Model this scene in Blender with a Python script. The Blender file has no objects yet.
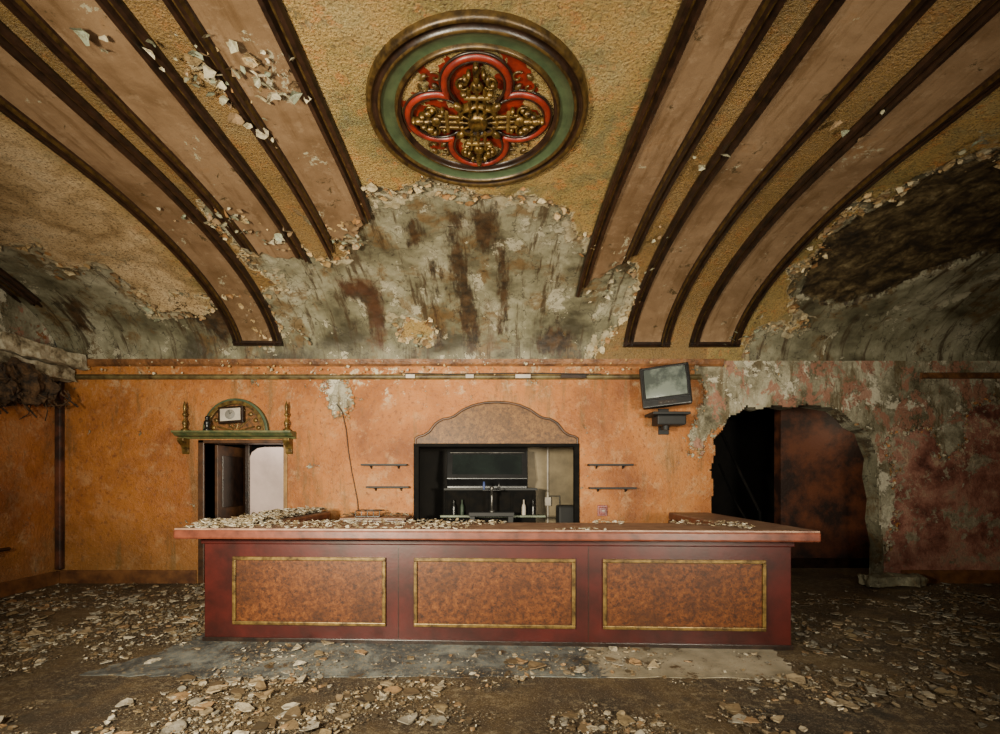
import bpy, bmesh, math, random
import numpy as np
from mathutils import Vector, Matrix
random.seed(7); rng=np.random.default_rng(7)
EYE=1.6; WY=7.45; XL=-6.68; XR=8.2; SC=64.43
def wx(px): return (px-490)/SC
def wz(py): return EYE+(480-py)/SC
# ---------------------------------------------------------------- nodes
class NT:
    def __init__(s,name):
        s.m=bpy.data.materials.new(name); s.m.use_nodes=True; s.t=s.m.node_tree
        s.b=s.t.nodes['Principled BSDF']; s.co=s.t.nodes.new('ShaderNodeTexCoord').outputs['Object']
    def n(s,ty): return s.t.nodes.new(ty)
    def put(s,sock,v):
        if isinstance(v,bpy.types.NodeSocket): s.t.links.new(v,sock)
        elif isinstance(v,(tuple,list)) and len(v)==3 and sock.type=='RGBA': sock.default_value=(*v,1)
        else: sock.default_value=v
    def noise(s,scale,detail=5,rough=.6,dist=0,st=None):
        n=s.n('ShaderNodeTexNoise'); v=s.co
        if st is not None:
            mp=s.n('ShaderNodeMapping'); s.put(mp.inputs['Vector'],s.co); mp.inputs['Scale'].default_value=st; v=mp.outputs[0]
        s.put(n.inputs['Vector'],v); n.inputs['Scale'].default_value=scale; n.inputs['Detail'].default_value=detail
        n.inputs['Roughness'].default_value=rough; n.inputs['Distortion'].default_value=dist
        return n.outputs['Fac']
    def cracks(s,scale,w,warp=.12):
        nz=s.n('ShaderNodeTexNoise'); s.put(nz.inputs['Vector'],s.co); nz.inputs['Scale'].default_value=5; nz.inputs['Detail'].default_value=6
        va=s.n('ShaderNodeVectorMath'); va.operation='MULTIPLY_ADD'; s.put(va.inputs[0],nz.outputs['Color']); va.inputs[1].default_value=(warp*3,)*3; s.put(va.inputs[2],s.co)
        v=s.n('ShaderNodeTexVoronoi'); v.feature='DISTANCE_TO_EDGE'; s.put(v.inputs['Vector'],va.outputs[0]); v.inputs['Scale'].default_value=scale
        return s.step(v.outputs['Distance'],w,0.)
    def step(s,f,a,b):
        n=s.n('ShaderNodeMapRange'); s.put(n.inputs[0],f)
        if a<b: n.interpolation_type='SMOOTHSTEP'; n.inputs[1].default_value=a; n.inputs[2].default_value=b
        else: n.inputs[1].default_value=b; n.inputs[2].default_value=a; n.inputs[3].default_value=1; n.inputs[4].default_value=0
        return n.outputs[0]
    def math(s,op,a,b=0.):
        n=s.n('ShaderNodeMath'); n.operation=op; s.put(n.inputs[0],a); s.put(n.inputs[1],b); return n.outputs[0]
    def mix(s,f,a,b,mode='MIX'):
        n=s.n('ShaderNodeMix'); n.data_type='RGBA'; n.blend_type=mode; s.put(n.inputs[0],f); s.put(n.inputs[6],a); s.put(n.inputs[7],b); return n.outputs[2]
    def attr(s,name,col=False):
        n=s.n('ShaderNodeAttribute'); n.attribute_name=name; return n.outputs['Color' if col else 'Fac']
    def ramp(s,f,*st):
        n=s.n('ShaderNodeValToRGB'); s.put(n.inputs[0],f); e=n.color_ramp.elements
        while len(e)<len(st): e.new(.5)
        for i,(p,c) in enumerate(st): e[i].position=p; e[i].color=(*c,1)
        return n.outputs[0]
    def bump(s,h,strength=.5,dist=.01,prev=None):
        n=s.n('ShaderNodeBump'); s.put(n.inputs['Height'],h); n.inputs['Strength'].default_value=strength; n.inputs['Distance'].default_value=dist
        if prev is not None: s.put(n.inputs['Normal'],prev)
        return n.outputs[0]
    def out(s,col=None,rough=None,nor=None,metal=None,spec=None):
        if col is not None: s.put(s.b.inputs['Base Color'],col)
        if rough is not None: s.put(s.b.inputs['Roughness'],rough)
        if nor is not None: s.put(s.b.inputs['Normal'],nor)
        if metal is not None: s.put(s.b.inputs['Metallic'],metal)
        if spec is not None: s.put(s.b.inputs['Specular IOR Level'],spec)
        return s.m
def simple(name,c1,c2=None,scale=6,rough=.6,metal=0,bs=40,bst=.3,bd=.004,lo=.35,hi=.65):
    k=NT(name); c2=c2 or tuple(x*.6 for x in c1)
    col=k.ramp(k.noise(scale,6,.65),(lo,c2),(hi,c1))
    return k.out(col,rough,k.bump(k.noise(bs,4),bst,bd),metal)
def plaster(k):
    g=k.ramp(k.noise(1.3,9,.62,.2),(.36,(.040,.034,.018)),(.46,(.105,.095,.056)),(.54,(.175,.162,.104)),(.66,(.29,.27,.19)))
    g=k.mix(k.math('MULTIPLY',k.step(k.noise(2.2,9,.7,.3),.51,.62),.8),g,(.105,.058,.018))
    g=k.mix(k.math('MULTIPLY',k.step(k.noise(3.0,8,.72,.1,(2.6,.28,.28)),.52,.62),.85),g,(.036,.020,.007))
    c=k.step(k.noise(2.6,9,.72,.2),.585,.592)
    g=k.mix(k.math('MULTIPLY',c,.8),g,(.34,.31,.22))
    g=k.mix(k.math('MULTIPLY',k.math('SUBTRACT',k.step(k.noise(2.6,9,.72,.2),.577,.583),c),.8),g,(.030,.024,.012))
    g=k.mix(k.step(k.noise(11,8,.8,.1),.59,.62),g,(.03,.022,.012))
    g=k.mix(k.math('MULTIPLY',k.cracks(1.7,.010),.85),g,(.020,.014,.008))
    return g
def mat_ceiling():
    k=NT('ceiling_peeling_paint')
    base=k.ramp(k.noise(1.1,8,.68,.3),(.34,(.11,.085,.029)),(.45,(.205,.15,.048)),(.55,(.30,.19,.06)),(.68,(.28,.22,.095)))
    base=k.mix(k.math('MULTIPLY',k.step(k.noise(5,9,.78),.515,.63),.85),base,(.34,.14,.034))
    base=k.mix(k.math('MULTIPLY',k.step(k.noise(2.3,8,.7,.4),.53,.66),.6),base,(.11,.115,.055))
    side=k.ramp(k.noise(1.5,9,.7,.4),(.34,(.18,.11,.045)),(.46,(.38,.26,.13)),(.58,(.52,.38,.22)),(.7,(.32,.28,.19)))
    side=k.mix(k.math('MULTIPLY',k.step(k.noise(3.5,9,.76,.2),.54,.6),.5),side,(.20,.15,.085))
    base=k.mix(k.attr('side'),base,side)
    base=k.mix(k.math('MULTIPLY',k.attr('gap'),.6),base,(.13,.065,.02))
    base=k.mix(k.math('MULTIPLY',k.step(k.noise(48,4,.65),.5,.64),.85),base,(.075,.042,.014))
    pf=k.math('ADD',k.attr('peel'),k.math('MULTIPLY',k.math('SUBTRACT',k.noise(6,9,.75),.5),.42))
    spots=k.math('MULTIPLY',k.step(k.noise(3.1,9,.78,.4),.60,.607),k.step(k.attr('peel'),-.8,-.1))
    m=k.math('MAXIMUM',k.step(pf,-.006,.006),spots)
    rim=k.math('SUBTRACT',k.step(pf,-.040,-.03),k.step(pf,-.004,.004))
    cn=k.math('ADD',k.noise(2.3,7,.6),k.math('MULTIPLY',k.attr('side'),.04))
    cream=k.math('MULTIPLY',k.math('SUBTRACT',k.step(pf,0,.01),k.step(pf,.15,.158)),k.step(cn,.515,.525))
    pl=plaster(k)
    pl=k.mix(k.math('MULTIPLY',cream,.85),pl,k.ramp(k.noise(9,7,.7),(.4,(.21,.17,.095)),(.6,(.36,.31,.205))))
    lf=k.math('ADD',k.attr('lath'),k.math('MULTIPLY',k.math('SUBTRACT',k.noise(6,9,.75),.5),.6))
    lath=k.ramp(k.noise(4,9,.8,0.3),(.38,(.005,.004,.002)),(.48,(.028,.017,.007)),(.57,(.09,.062,.026)),(.66,(.19,.15,.08)))
    pl=k.mix(k.step(lf,-.01,.02),pl,lath)
    sf=k.math('ADD',k.attr('stain'),k.math('MULTIPLY',k.math('SUBTRACT',k.noise(5,9,.78,.2,(2.2,.5,.5)),.5),.7))
    pl=k.mix(k.math('MULTIPLY',k.step(sf,-.08,.05),.93),pl,k.ramp(k.noise(7,7,.7),(.4,(.010,.005,.002)),(.65,(.055,.026,.008))))
    rf=k.math('ADD',k.attr('redst'),k.math('MULTIPLY',k.math('SUBTRACT',k.noise(6,9,.74,.2),.5),.8))
    pl=k.mix(k.math('MULTIPLY',k.step(rf,-.10,.12),.5),pl,(.065,.022,.009))
    col=k.mix(k.math('MULTIPLY',rim,.8),base,(.42,.34,.20))
    col=k.mix(m,col,pl)
    inv=k.math('SUBTRACT',1.0,m)
    h=k.math('ADD',k.math('MULTIPLY',k.noise(50,4,.65),inv),k.math('MULTIPLY',inv,1.8))
    h=k.math('ADD',h,k.math('MULTIPLY',k.noise(9,9,.72),.9)); h=k.math('ADD',h,k.math('MULTIPLY',cream,.6))
    return k.out(col,k.math('ADD',.45,k.math('MULTIPLY',m,.12)),k.bump(h,1.,.020),spec=.4)
def mat_wall(name,left=False):
    k=NT(name)
    o=k.ramp(k.noise(.8,8,.66,.3),(.34,(.165,.050,.010)),(.46,(.27,.090,.017)),(.56,(.355,.127,.026)),(.68,(.34,.148,.044)))
    o=k.mix(k.math('MULTIPLY',k.step(k.noise(4,9,.8),.52,.64),.55),o,(.40,.20,.075))
    o=k.mix(k.math('MULTIPLY',k.step(k.noise(14,8,.75),.53,.64),.7),o,(.14,.042,.010))
    o=k.mix(k.math('MULTIPLY',k.step(k.noise(1.7,8,.7,.2,(2.2,1,.3)),.515,.63),.65),o,(.13,.068,.020))
    sx=k.n('ShaderNodeSeparateXYZ'); k.put(sx.inputs[0],k.co)
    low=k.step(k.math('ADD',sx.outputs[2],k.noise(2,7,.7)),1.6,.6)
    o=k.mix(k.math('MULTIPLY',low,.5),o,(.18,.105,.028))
    pink=k.ramp(k.noise(2.0,9,.72,.3),(.36,(.075,.024,.016)),(.46,(.20,.075,.052)),(.56,(.33,.155,.11)),(.66,(.22,.18,.125)),(.74,(.40,.35,.27)))
    pink=k.mix(k.step(k.noise(2.6,9,.76,.2),.545,.555),pink,k.ramp(k.noise(9,6,.7),(.4,(.16,.135,.085)),(.6,(.33,.28,.20))))
    o=k.mix(k.attr('pink'),o,pink)
    sc=k.math('MULTIPLY',k.step(k.noise(4,9,.82,.3),.54,.59),k.attr('scuff'))
    o=k.mix(k.math('MULTIPLY',sc,.85),o,(.48,.40,.26))
    o=k.mix(k.math('MULTIPLY',k.cracks(1.1,.005,.2),.5),o,(.10,.03,.01))
    pf=k.math('ADD',k.attr('peel'),k.math('MULTIPLY',k.math('SUBTRACT',k.noise(6,9,.78),.5),.6))
    spots=k.step(k.noise(2.4,9,.8,.3),.63,.635)
    m=k.math('MAXIMUM',k.step(pf,-.008,.008),spots)
    pl=k.ramp(k.noise(1.7,9,.70,.3),(.36,(.055,.045,.022)),(.46,(.16,.142,.09)),(.54,(.27,.245,.17)),(.64,(.42,.39,.285)))
    pl=k.mix(k.math('MULTIPLY',k.step(k.noise(2.0,9,.72,.2,(2,1,.45)),.50,.6),.85),pl,(.095,.064,.026))
    wl=k.step(k.noise(2.3,9,.73,.2),.55,.557)
    pl=k.mix(k.math('MULTIPLY',wl,.9),pl,(.50,.46,.35))
    pk=k.step(k.noise(2.2,9,.74,.4,(1.3,1,.9)),.545,.552)
    pl=k.mix(k.math('MULTIPLY',pk,.85),pl,(.28,.125,.08))
    pl=k.mix(k.math('MULTIPLY',k.cracks(2.0,.013),.8),pl,(.03,.022,.012))
    col=k.mix(m,o,pl)
    h=k.math('ADD',k.math('MULTIPLY',k.noise(26,6,.7),1.2),k.math('MULTIPLY',k.math('SUBTRACT',1.0,m),1.2))
    h=k.math('ADD',h,k.math('MULTIPLY',k.noise(8,8,.72),1.2)); h=k.math('ADD',h,k.math('MULTIPLY',k.math('MULTIPLY',wl,m),.5))
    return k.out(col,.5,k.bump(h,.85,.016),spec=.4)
def mat_floor():
    k=NT('floor_dirt')
    b=k.ramp(k.noise(1.1,9,.72,.3),(.34,(.016,.009,.003)),(.46,(.052,.028,.008)),(.56,(.095,.055,.016)),(.68,(.14,.095,.04)))
    zone=k.step(k.noise(1.3,8,.72,.2),.42,.56)
    b=k.mix(k.math('MULTIPLY',k.step(k.noise(14,9,.84),.51,.56),k.math('MULTIPLY',zone,.85)),b,(.22,.165,.09))
    b=k.mix(k.math('MULTIPLY',k.step(k.noise(60,5,.85),.55,.61),.8),b,(.31,.26,.17))
    b=k.mix(k.step(k.noise(33,7,.85),.57,.63),b,(.008,.005,.002))
    b=k.mix(k.math('MULTIPLY',k.step(k.noise(2.1,8,.7,.2),.54,.65),.6),b,(.012,.010,.006))
    h=k.math('ADD',k.noise(22,9,.85),k.math('MULTIPLY',k.noise(4,6),1.5))
    return k.out(b,.7,k.bump(h,1,.04))
def mat_strip():
    k=NT('worn_vinyl')
    b=k.ramp(k.noise(1.5,9,.75,.3),(.36,(.010,.011,.012)),(.47,(.045,.051,.052)),(.56,(.125,.138,.13)),(.66,(.22,.22,.19)))
    gx=k.n('ShaderNodeSeparateXYZ'); k.put(gx.inputs[0],k.co)
    f=k.math('ADD',gx.outputs[0],k.math('MULTIPLY',k.noise(4,8,.7),.8))
    b=k.mix(k.step(f,1.30,1.36),b,k.ramp(k.noise(3,8,.7),(.4,(.18,.155,.105)),(.6,(.32,.28,.205))))
    b=k.mix(k.step(k.noise(24,9,.85),.54,.60),b,(.25,.195,.115))
    b=k.mix(k.step(k.noise(3.5,9,.8),.57,.61),b,(.06,.035,.012))
    return k.out(b,.55,k.bump(k.noise(30,6,.8),.6,.01))
def mat_flake(name):
    k=NT(name); c=k.attr('Col',True)
    c=k.mix(k.math('MULTIPLY',k.step(k.noise(22,6,.75),.48,.6),.6),c,(.06,.038,.015))
    return k.out(c,.65,k.bump(k.noise(60,4),.5,.005))
def mat_burl(name,a,b):
    k=NT(name)
    c=k.ramp(k.noise(20,9,.8,.3),(.38,tuple(x*.25 for x in a)),(.5,a),(.64,b))
    c=k.mix(k.math('MULTIPLY',k.step(k.noise(2.2,7,.7),.45,.62),.6),c,tuple(x*.4 for x in a))
    c=k.mix(k.step(k.noise(45,5,.7),.56,.66),c,tuple(x*.25 for x in a))
    return k.out(c,.5,k.bump(k.noise(30,6,.7),.4,.004),spec=.3)
MC=mat_ceiling(); MW=mat_wall('orange_wall_paint'); MF=mat_floor(); MS=mat_strip(); MFL=mat_flake('paint_flake')
def mat_slab():
    k=NT('rib_beige_paint')
    c=k.ramp(k.noise(.9,8,.68,.3),(.34,(.095,.054,.024)),(.47,(.15,.091,.048)),(.58,(.195,.123,.068)),(.70,(.18,.09,.033)))
    c=k.mix(k.math('MULTIPLY',k.step(k.noise(3.5,7,.7,.1,(3,.3,.3)),.50,.64),.6),c,(.085,.045,.017))
    c=k.mix(k.math('MULTIPLY',k.step(k.noise(8,9,.8),.54,.6),.35),c,(.26,.18,.11))
    c=k.mix(k.step(k.noise(1.7,9,.82,.4),.615,.622),c,(.30,.27,.18))
    c=k.mix(k.step(k.noise(4,9,.82,.4),.605,.62),c,(.05,.033,.014))
    return k.out(c,.42,k.bump(k.noise(9,9,.75),.5,.012))
M_slab=mat_slab()
M_dark=simple('dark_molding',(.024,.011,.006),(.005,.003,.002),9,.34,0)
M_gold=simple('aged_gilt',(.20,.125,.032),(.045,.025,.008),14,.38,.5)
M_gold2=simple('dim_gilt',(.10,.058,.015),(.022,.012,.004),14,.36,.4)
M_gilt2=simple('bright_gilt',(.19,.11,.024),(.018,.010,.004),22,.34,.65)
M_green=simple('green_paint',(.050,.072,.032),(.024,.038,.018),5,.45)
M_red=simple('red_enamel',(.20,.016,.006),(.065,.007,.004),9,.38)
M_barred=simple('bar_oxblood',(.050,.0058,.004),(.018,.003,.002),3,.34,0,30,.15)
M_edge=simple('counter_edge_red',(.135,.036,.018),(.05,.014,.008),7,.34,0,30,.15)
M_top=simple('counter_laminate_dusty',(.24,.14,.085),(.10,.042,.028),6,.5,0)
M_burl=mat_burl('rust_burl',(.072,.019,.0025),(.14,.045,.007))
M_burl2=mat_burl('rust_burl_light',(.12,.048,.009),(.20,.098,.023))
M_black=simple('black_plastic',(.010,.010,.011),(.005,.005,.005),5,.3)
M_black2=simple('matte_black',(.008,.008,.008),(.004,.004,.004),5,.65)
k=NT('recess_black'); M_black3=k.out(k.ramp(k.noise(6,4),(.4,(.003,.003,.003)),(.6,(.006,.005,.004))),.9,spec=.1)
M_glass=simple('dark_glass',(.015,.02,.018),(.01,.012,.012),2,.06,0,3,.02)
M_crt=simple('crt_glass',(.13,.15,.13),(.045,.055,.05),1.5,.18,0,3,.02,.3,.45,.55)
M_metal=simple('dull_steel',(.16,.15,.14),(.05,.05,.045),10,.4,.8)
M_white=simple('dirty_white',(.46,.41,.34),(.28,.24,.2),3,.5)
M_pinkw=simple('pale_pink_door',(.62,.48,.44),(.46,.35,.32),2,.5)
M_brown=simple('brown_wood',(.08,.032,.011),(.02,.009,.004),6,.45)
M_beige=simple('kitchen_beige',(.20,.15,.08),(.09,.066,.03),2,.6)
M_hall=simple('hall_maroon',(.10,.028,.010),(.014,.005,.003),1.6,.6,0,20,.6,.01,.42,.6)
M_void=simple('hall_soot',(.012,.009,.006),(.004,.003,.002),3,.85)  # near-black base: the darkness behind the openings is put into the colour
k=NT('raw_plaster'); M_plast=k.out(plaster(k),.8,k.bump(k.noise(14,7,.75),.9,.02))
k=NT('cream_plaster'); M_cream=k.out(k.ramp(k.noise(5,8,.7),(.38,(.07,.05,.025)),(.5,(.26,.22,.14)),(.6,(.42,.38,.28))),.8,k.bump(k.noise(14,7,.75),.9,.02))
k=NT('rusty_lath'); M_lath=k.out(k.ramp(k.noise(8,8,.75),(.40,(.008,.004,.002)),(.62,(.10,.050,.018))),.8,k.bump(k.noise(20,7,.75),.9,.03))
# ---------------------------------------------------------------- mesh helpers
def mk(name,v,f,mats,smooth=False,mi=None):
    me=bpy.data.meshes.new(name); me.from_pydata([tuple(map(float,p)) for p in v],[],f)
    for m in (mats if isinstance(mats,list) else [mats]): me.materials.append(m)
    if mi is not None: me.polygons.foreach_set('material_index',mi)
    if smooth: me.polygons.foreach_set('use_smooth',[True]*len(me.polygons))
    me.update(); o=bpy.data.objects.new(name,me); bpy.context.collection.objects.link(o); return o
def fixn(o):
    bm=bmesh.new(); bm.from_mesh(o.data); bmesh.ops.recalc_face_normals(bm,faces=bm.faces); bm.to_mesh(o.data); bm.free(); return o
def bev(o,w,seg=2):
    m=o.modifiers.new('b','BEVEL'); m.width=w; m.segments=seg; m.limit_method='ANGLE'; return o
def box(name,x0,x1,y0,y1,z0,z1,mat,b=0):
    v=[(x,y,z) for x in(x0,x1) for y in(y0,y1) for z in(z0,z1)]
    f=[(0,1,3,2),(4,6,7,5),(0,4,5,1),(2,3,7,6),(0,2,6,4),(1,5,7,3)]
    o=fixn(mk(name,v,f,mat)); 
    if b: bev(o,b)
    return o
def prism(name,pts,y0,y1,mat,b=0,axis='y'):
    n=len(pts)
    if axis=='y': v=[(x,y0,z) for x,z in pts]+[(x,y1,z) for x,z in pts]
    elif axis=='x': v=[(y0,a,c) for a,c in pts]+[(y1,a,c) for a,c in pts]
    else: v=[(a,c,y0) for a,c in pts]+[(a,c,y1) for a,c in pts]
    f=[tuple(range(n)),tuple(range(2*n-1,n-1,-1))]+[(i,(i+1)%n,n+(i+1)%n,n+i) for i in range(n)]
    o=fixn(mk(name,v,f,mat))
    if b: bev(o,b)
    return o
def tube(name,pts,r,mat,seg=8,closed=False):
    cu=bpy.data.curves.new(name,'CURVE'); cu.dimensions='3D'; sp=cu.splines.new('POLY'); sp.points.add(len(pts)-1)
    for p,q in zip(sp.points,pts): p.co=(*q,1)
    sp.use_cyclic_u=closed; cu.bevel_depth=r; cu.bevel_resolution=3; cu.use_fill_caps=True
    o=bpy.data.objects.new(name,cu); bpy.context.collection.objects.link(o)
    dg=bpy.context.evaluated_depsgraph_get(); me=bpy.data.meshes.new_from_object(o.evaluated_get(dg)); bpy.data.objects.remove(o)
    me.materials.clear(); me.materials.append(mat); me.name=name
    for p in me.polygons: p.use_smooth=True
    o=bpy.data.objects.new(name,me); bpy.context.collection.objects.link(o); return o
def lathe(name,prof,c,mat,seg=48,axis='z'):
    v=[];f=[]
    for r,h in prof:
        for i in range(seg):
            a=2*math.pi*i/seg; v.append((c[0]+r*math.cos(a),c[1]+r*math.sin(a),c[2]+h) if axis=='z' else (c[0]+r*math.cos(a),c[1]+h,c[2]+r*math.sin(a)))
    for j in range(len(prof)-1):
        for i in range(seg):
            f.append((j*seg+i,j*seg+(i+1)%seg,(j+1)*seg+(i+1)%seg,(j+1)*seg+i))
    o=mk(name,v,f,mat,True); return fixn(o)
def ball(name,c,s,mat,rot=0,sub=2):
    bm=bmesh.new(); bmesh.ops.create_icosphere(bm,subdivisions=sub,radius=1,matrix=Matrix.Translation(c)@Matrix.Rotation(rot,4,'Z')@Matrix.Diagonal((*s,1)))
    me=bpy.data.meshes.new(name); bm.to_mesh(me); bm.free(); me.materials.append(mat)
    for p in me.polygons: p.use_smooth=True
    o=bpy.data.objects.new(name,me); bpy.context.collection.objects.link(o); return o
def group(name,parts,loc=None,rotz=0,local=False):
    e=bpy.data.objects.new(name,None); bpy.context.collection.objects.link(e); e.empty_display_size=.1
    if local:
        e.location=loc or (0,0,0); e.rotation_euler=(0,0,rotz) if not isinstance(rotz,tuple) else rotz
    for p in parts: p.parent=e
    return e
# ---------------------------------------------------------------- noise
def _h(x,y,s): 
    v=np.sin(x*127.1+y*311.7+s*74.7)*43758.5453; return v-np.floor(v)
def vn(x,y,s=0):
    xi=np.floor(x);yi=np.floor(y);a=x-xi;b=y-yi;a=a*a*(3-2*a);b=b*b*(3-2*b)
    return (_h(xi,yi,s)*(1-a)+_h(xi+1,yi,s)*a)*(1-b)+(_h(xi,yi+1,s)*(1-a)+_h(xi+1,yi+1,s)*a)*b
def fbm(x,y,s=0,o=5):
    t=0;a=.5
    for i in range(o): t=t+a*(vn(x*2**i,y*2**i,s+i)-.5); a*=.55
    return t
def sdf(P,poly):
    x,y=P; d=np.full(x.shape,1e9); ins=np.zeros(x.shape,bool); n=len(poly)
    for i in range(n):
        ax,ay=poly[i]; bx,by=poly[(i+1)%n]; ex,ey=bx-ax,by-ay; L=ex*ex+ey*ey+1e-12
        t=np.clip(((x-ax)*ex+(y-ay)*ey)/L,0,1); d=np.minimum(d,np.hypot(x-ax-t*ex,y-ay-t*ey))
        c=((ay>y)!=(by>y))&(x<(bx-ax)*(y-ay)/((by-ay)+1e-12)+ax); ins^=c
    return np.where(ins,d,-d)
# ---------------------------------------------------------------- ceiling profile
Y0,YC,ZT,ZB=-3.0,4.4,EYE+3.0,EYE+1.85
th=np.linspace(0,math.pi/2,400)
PY=np.concatenate([np.linspace(Y0,YC,200)[:-1],YC+(WY-YC)*np.sin(th)])
PZ=np.concatenate([np.full(199,ZT),ZB+(ZT-ZB)*np.cos(th)])
PS=np.concatenate([[0],np.cumsum(np.hypot(np.diff(PY),np.diff(PZ)))])
TY=np.gradient(PY,PS);TZ=np.gradient(PZ,PS);ll=np.hypot(TY,TZ);TY/=ll;TZ/=ll
def cp(s,d=0.):
    s=np.clip(s,0,PS[-1]); y=np.interp(s,PS,PY);z=np.interp(s,PS,PZ);ty=np.interp(s,PS,TY);tz=np.interp(s,PS,TZ)
    return y+d*tz, z-d*ty
def sY(y): return float(np.interp(y,PY,PS))
def onceil(px,py):
    dz=(480-py)/480; f=(PZ-EYE)-dz*PY; i=int(np.argmax(f<0)) if (f<0).any() else len(PS)-1
    t=f[i-1]/(f[i-1]-f[i]) if i>0 and f[i-1]!=f[i] else 0
    y=PY[i-1]+(PY[i]-PY[i-1])*t; s=PS[i-1]+(PS[i]-PS[i-1])*t
    return ((px-490)/480*y,s)
C=lambda L:[onceil(*p) for p in L]
SE=PS[-1]
xs=np.arange(XL,XR+.001,.025); ss=np.concatenate([np.arange(0,sY(2.3),.3),np.arange(sY(2.3),SE,.025),[SE]])
X,S=np.meshgrid(xs,ss)
bt=lambda a:[(onceil(a,355)[0],SE+.3)]
main=C([(345,212),(372,192),(400,200),(430,186),(470,192),(520,196),(552,206),(575,235),(595,245),(634,262),(628,300),(612,330),(592,350)])+bt(592)+[(XL-.5,SE+.3)]+[(XL-.5,onceil(40,240)[1])]+C([(40,244),(60,275),(95,266),(142,298),(150,286),(200,296),(245,298),(278,285),(240,245),(214,206),(262,226),(318,256),(336,250)])
right=C([(742,335),(800,322),(788,300),(795,270),(850,215),(920,175),(985,152)])+[(XR+.5,onceil(985,150)[1]),(XR+.5,SE+.3)]+bt(742)
lathp=C([(800,292),(812,262),(855,222),(920,180),(985,156)])+[(XR+.5,onceil(985,150)[1]),(XR+.5,onceil(985,250)[1])]+C([(985,250),(900,286),(835,310)])
small=[C([(195,50),(225,42),(240,62),(215,78),(200,72)]),C([(240,45),(275,55),(285,75),(250,80)]),C([(585,235),(610,240),(630,265),(600,325),(578,320)])]
P=(X,S)
peel=np.maximum(sdf(P,main),sdf(P,right))
for q in small: peel=np.maximum(peel,sdf(P,q))
hole=[C([(395,325),(428,322),(430,338),(402,340)]),C([(150,292),(215,295),(222,300),(195,312),(150,308)]),C([(236,300),(262,296),(286,330),(262,336)])]
for q in hole: peel=np.minimum(peel,-sdf(P,q))
peel=peel+fbm(X*2.6,S*2.6,3)*.5
lath=sdf(P,lathp)+fbm(X*2,S*2,9)*.4
stains=[C([(450,214),(461,214),(466,260),(474,300),(478,354),(464,354),(460,300),(448,250)]),C([(474,210),(492,208),(495,238),(484,254),(475,242)]),
 C([(180,300),(215,305),(240,330),(225,340),(190,318)]),C([(535,340),(550,330),(575,335),(575,352),(540,352)]),C([(410,224),(416,222),(417,243),(411,243)]),C([(60,300),(75,300),(90,330),(75,330)]),
 C([(345,286),(370,283),(381,300),(380,345),(375,340),(368,304),(348,295)]),C([(500,250),(504,250),(508,330),(503,330)]),C([(432,262),(436,262),(440,345),(436,345)])]
reds=[C([(338,280),(372,276),(378,292),(345,296)]),C([(368,290),(378,290),(384,345),(374,345)]),C([(484,300),(492,300),(496,352),(488,352)])]
st=np.full(X.shape,-9.); rd=np.full(X.shape,-9.)
for q in stains: st=np.maximum(st,sdf(P,q))
for q in reds: rd=np.maximum(rd,sdf(P,q))
st=st+fbm(X*4,S*1.5,21)*.12; rd=rd+fbm(X*3,S*2,25)*.2
side=np.clip((-X-3.9)/.3,0,1)
gap=((np.abs(np.abs(X)-2.05)<.9)&(np.abs(X)>1.3)).astype(float)+(((np.abs(X)>2.8)&(np.abs(X)<3.35)).astype(float))
gap=np.clip(gap,0,1)
d=np.where(peel<0,.016,0)*1.+fbm(X*5,S*5,5,4)*.04*np.clip(peel*6+1,0.2,1)+np.where(lath>0,-.04+fbm(X*7,S*7,15,4)*.05,0)
d=d*np.clip((SE-S)/.1,0,1)
yy,zz=cp(S,0); ty=np.interp(S,PS,TY);tz=np.interp(S,PS,TZ)
V=np.stack([X,yy+d*tz,zz-d*ty],-1).reshape(-1,3)
def gridf(nr,nc,keep=None):
    f=[]
    for j in range(nr-1):
        for i in range(nc-1):
            if keep is None or keep[j,i]:
                a=j*nc+i; f.append((a,a+1,a+nc+1,a+nc))
    return f
def setattrs(o,**kw):
    for kname,arr in kw.items():
        a=o.data.attributes.new(kname,'FLOAT','POINT'); a.data.foreach_set('value',np.asarray(arr,dtype=np.float32).ravel())
ceiling=mk('ceiling',V,gridf(*X.shape),MC,True)
setattrs(ceiling,peel=peel,lath=lath,stain=st,redst=rd,side=side,gap=gap)
# ---------------------------------------------------------------- back wall
DX0,DX1,DZ=wx(205),wx(284),2.22
WX0,WX1,WZ0,WZ1=wx(416),wx(577),.9,wz(445)
archpx=[(714,584),(713,540),(711,500),(714,486),(710,470),(715,452),(713,440),(722,430),(729,416),(737,414),(746,406),(760,409),(775,405),(792,408),(806,404),(826,407),(838,409),(849,418),(856,426),(868,432),(873,446),(878,458),(876,476),(881,500),(879,520),(884,545),(883,584)]
arch=[(wx(a),max(0,wz(b))) for a,b in archpx]; arch[0]=(arch[0][0],0);arch[-1]=(arch[-1][0],0)
gx=np.unique(np.round(np.concatenate([np.arange(XL,XR+.001,.03),[DX0,DX1,WX0,WX1]]),4))
gz=np.unique(np.round(np.concatenate([np.arange(0,ZB,.03),[ZB,DZ,WZ0,WZ1]]),4))
GX,GZ=np.meshgrid(gx,gz); cx=(GX[:-1,:-1]+GX[1:,1:])/2; cz=(GZ[:-1,:-1]+GZ[1:,1:])/2
arch_ext=[(arch[0][0],-.5)]+arch+[(arch[-1][0],-.5)]
ad=sdf((cx,cz),arch_ext)
keep=~((cx>DX0)&(cx<DX1)&(cz<DZ))&~((cx>WX0)&(cx<WX1)&(cz>WZ0)&(cz<WZ1))&~(ad>0)
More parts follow.
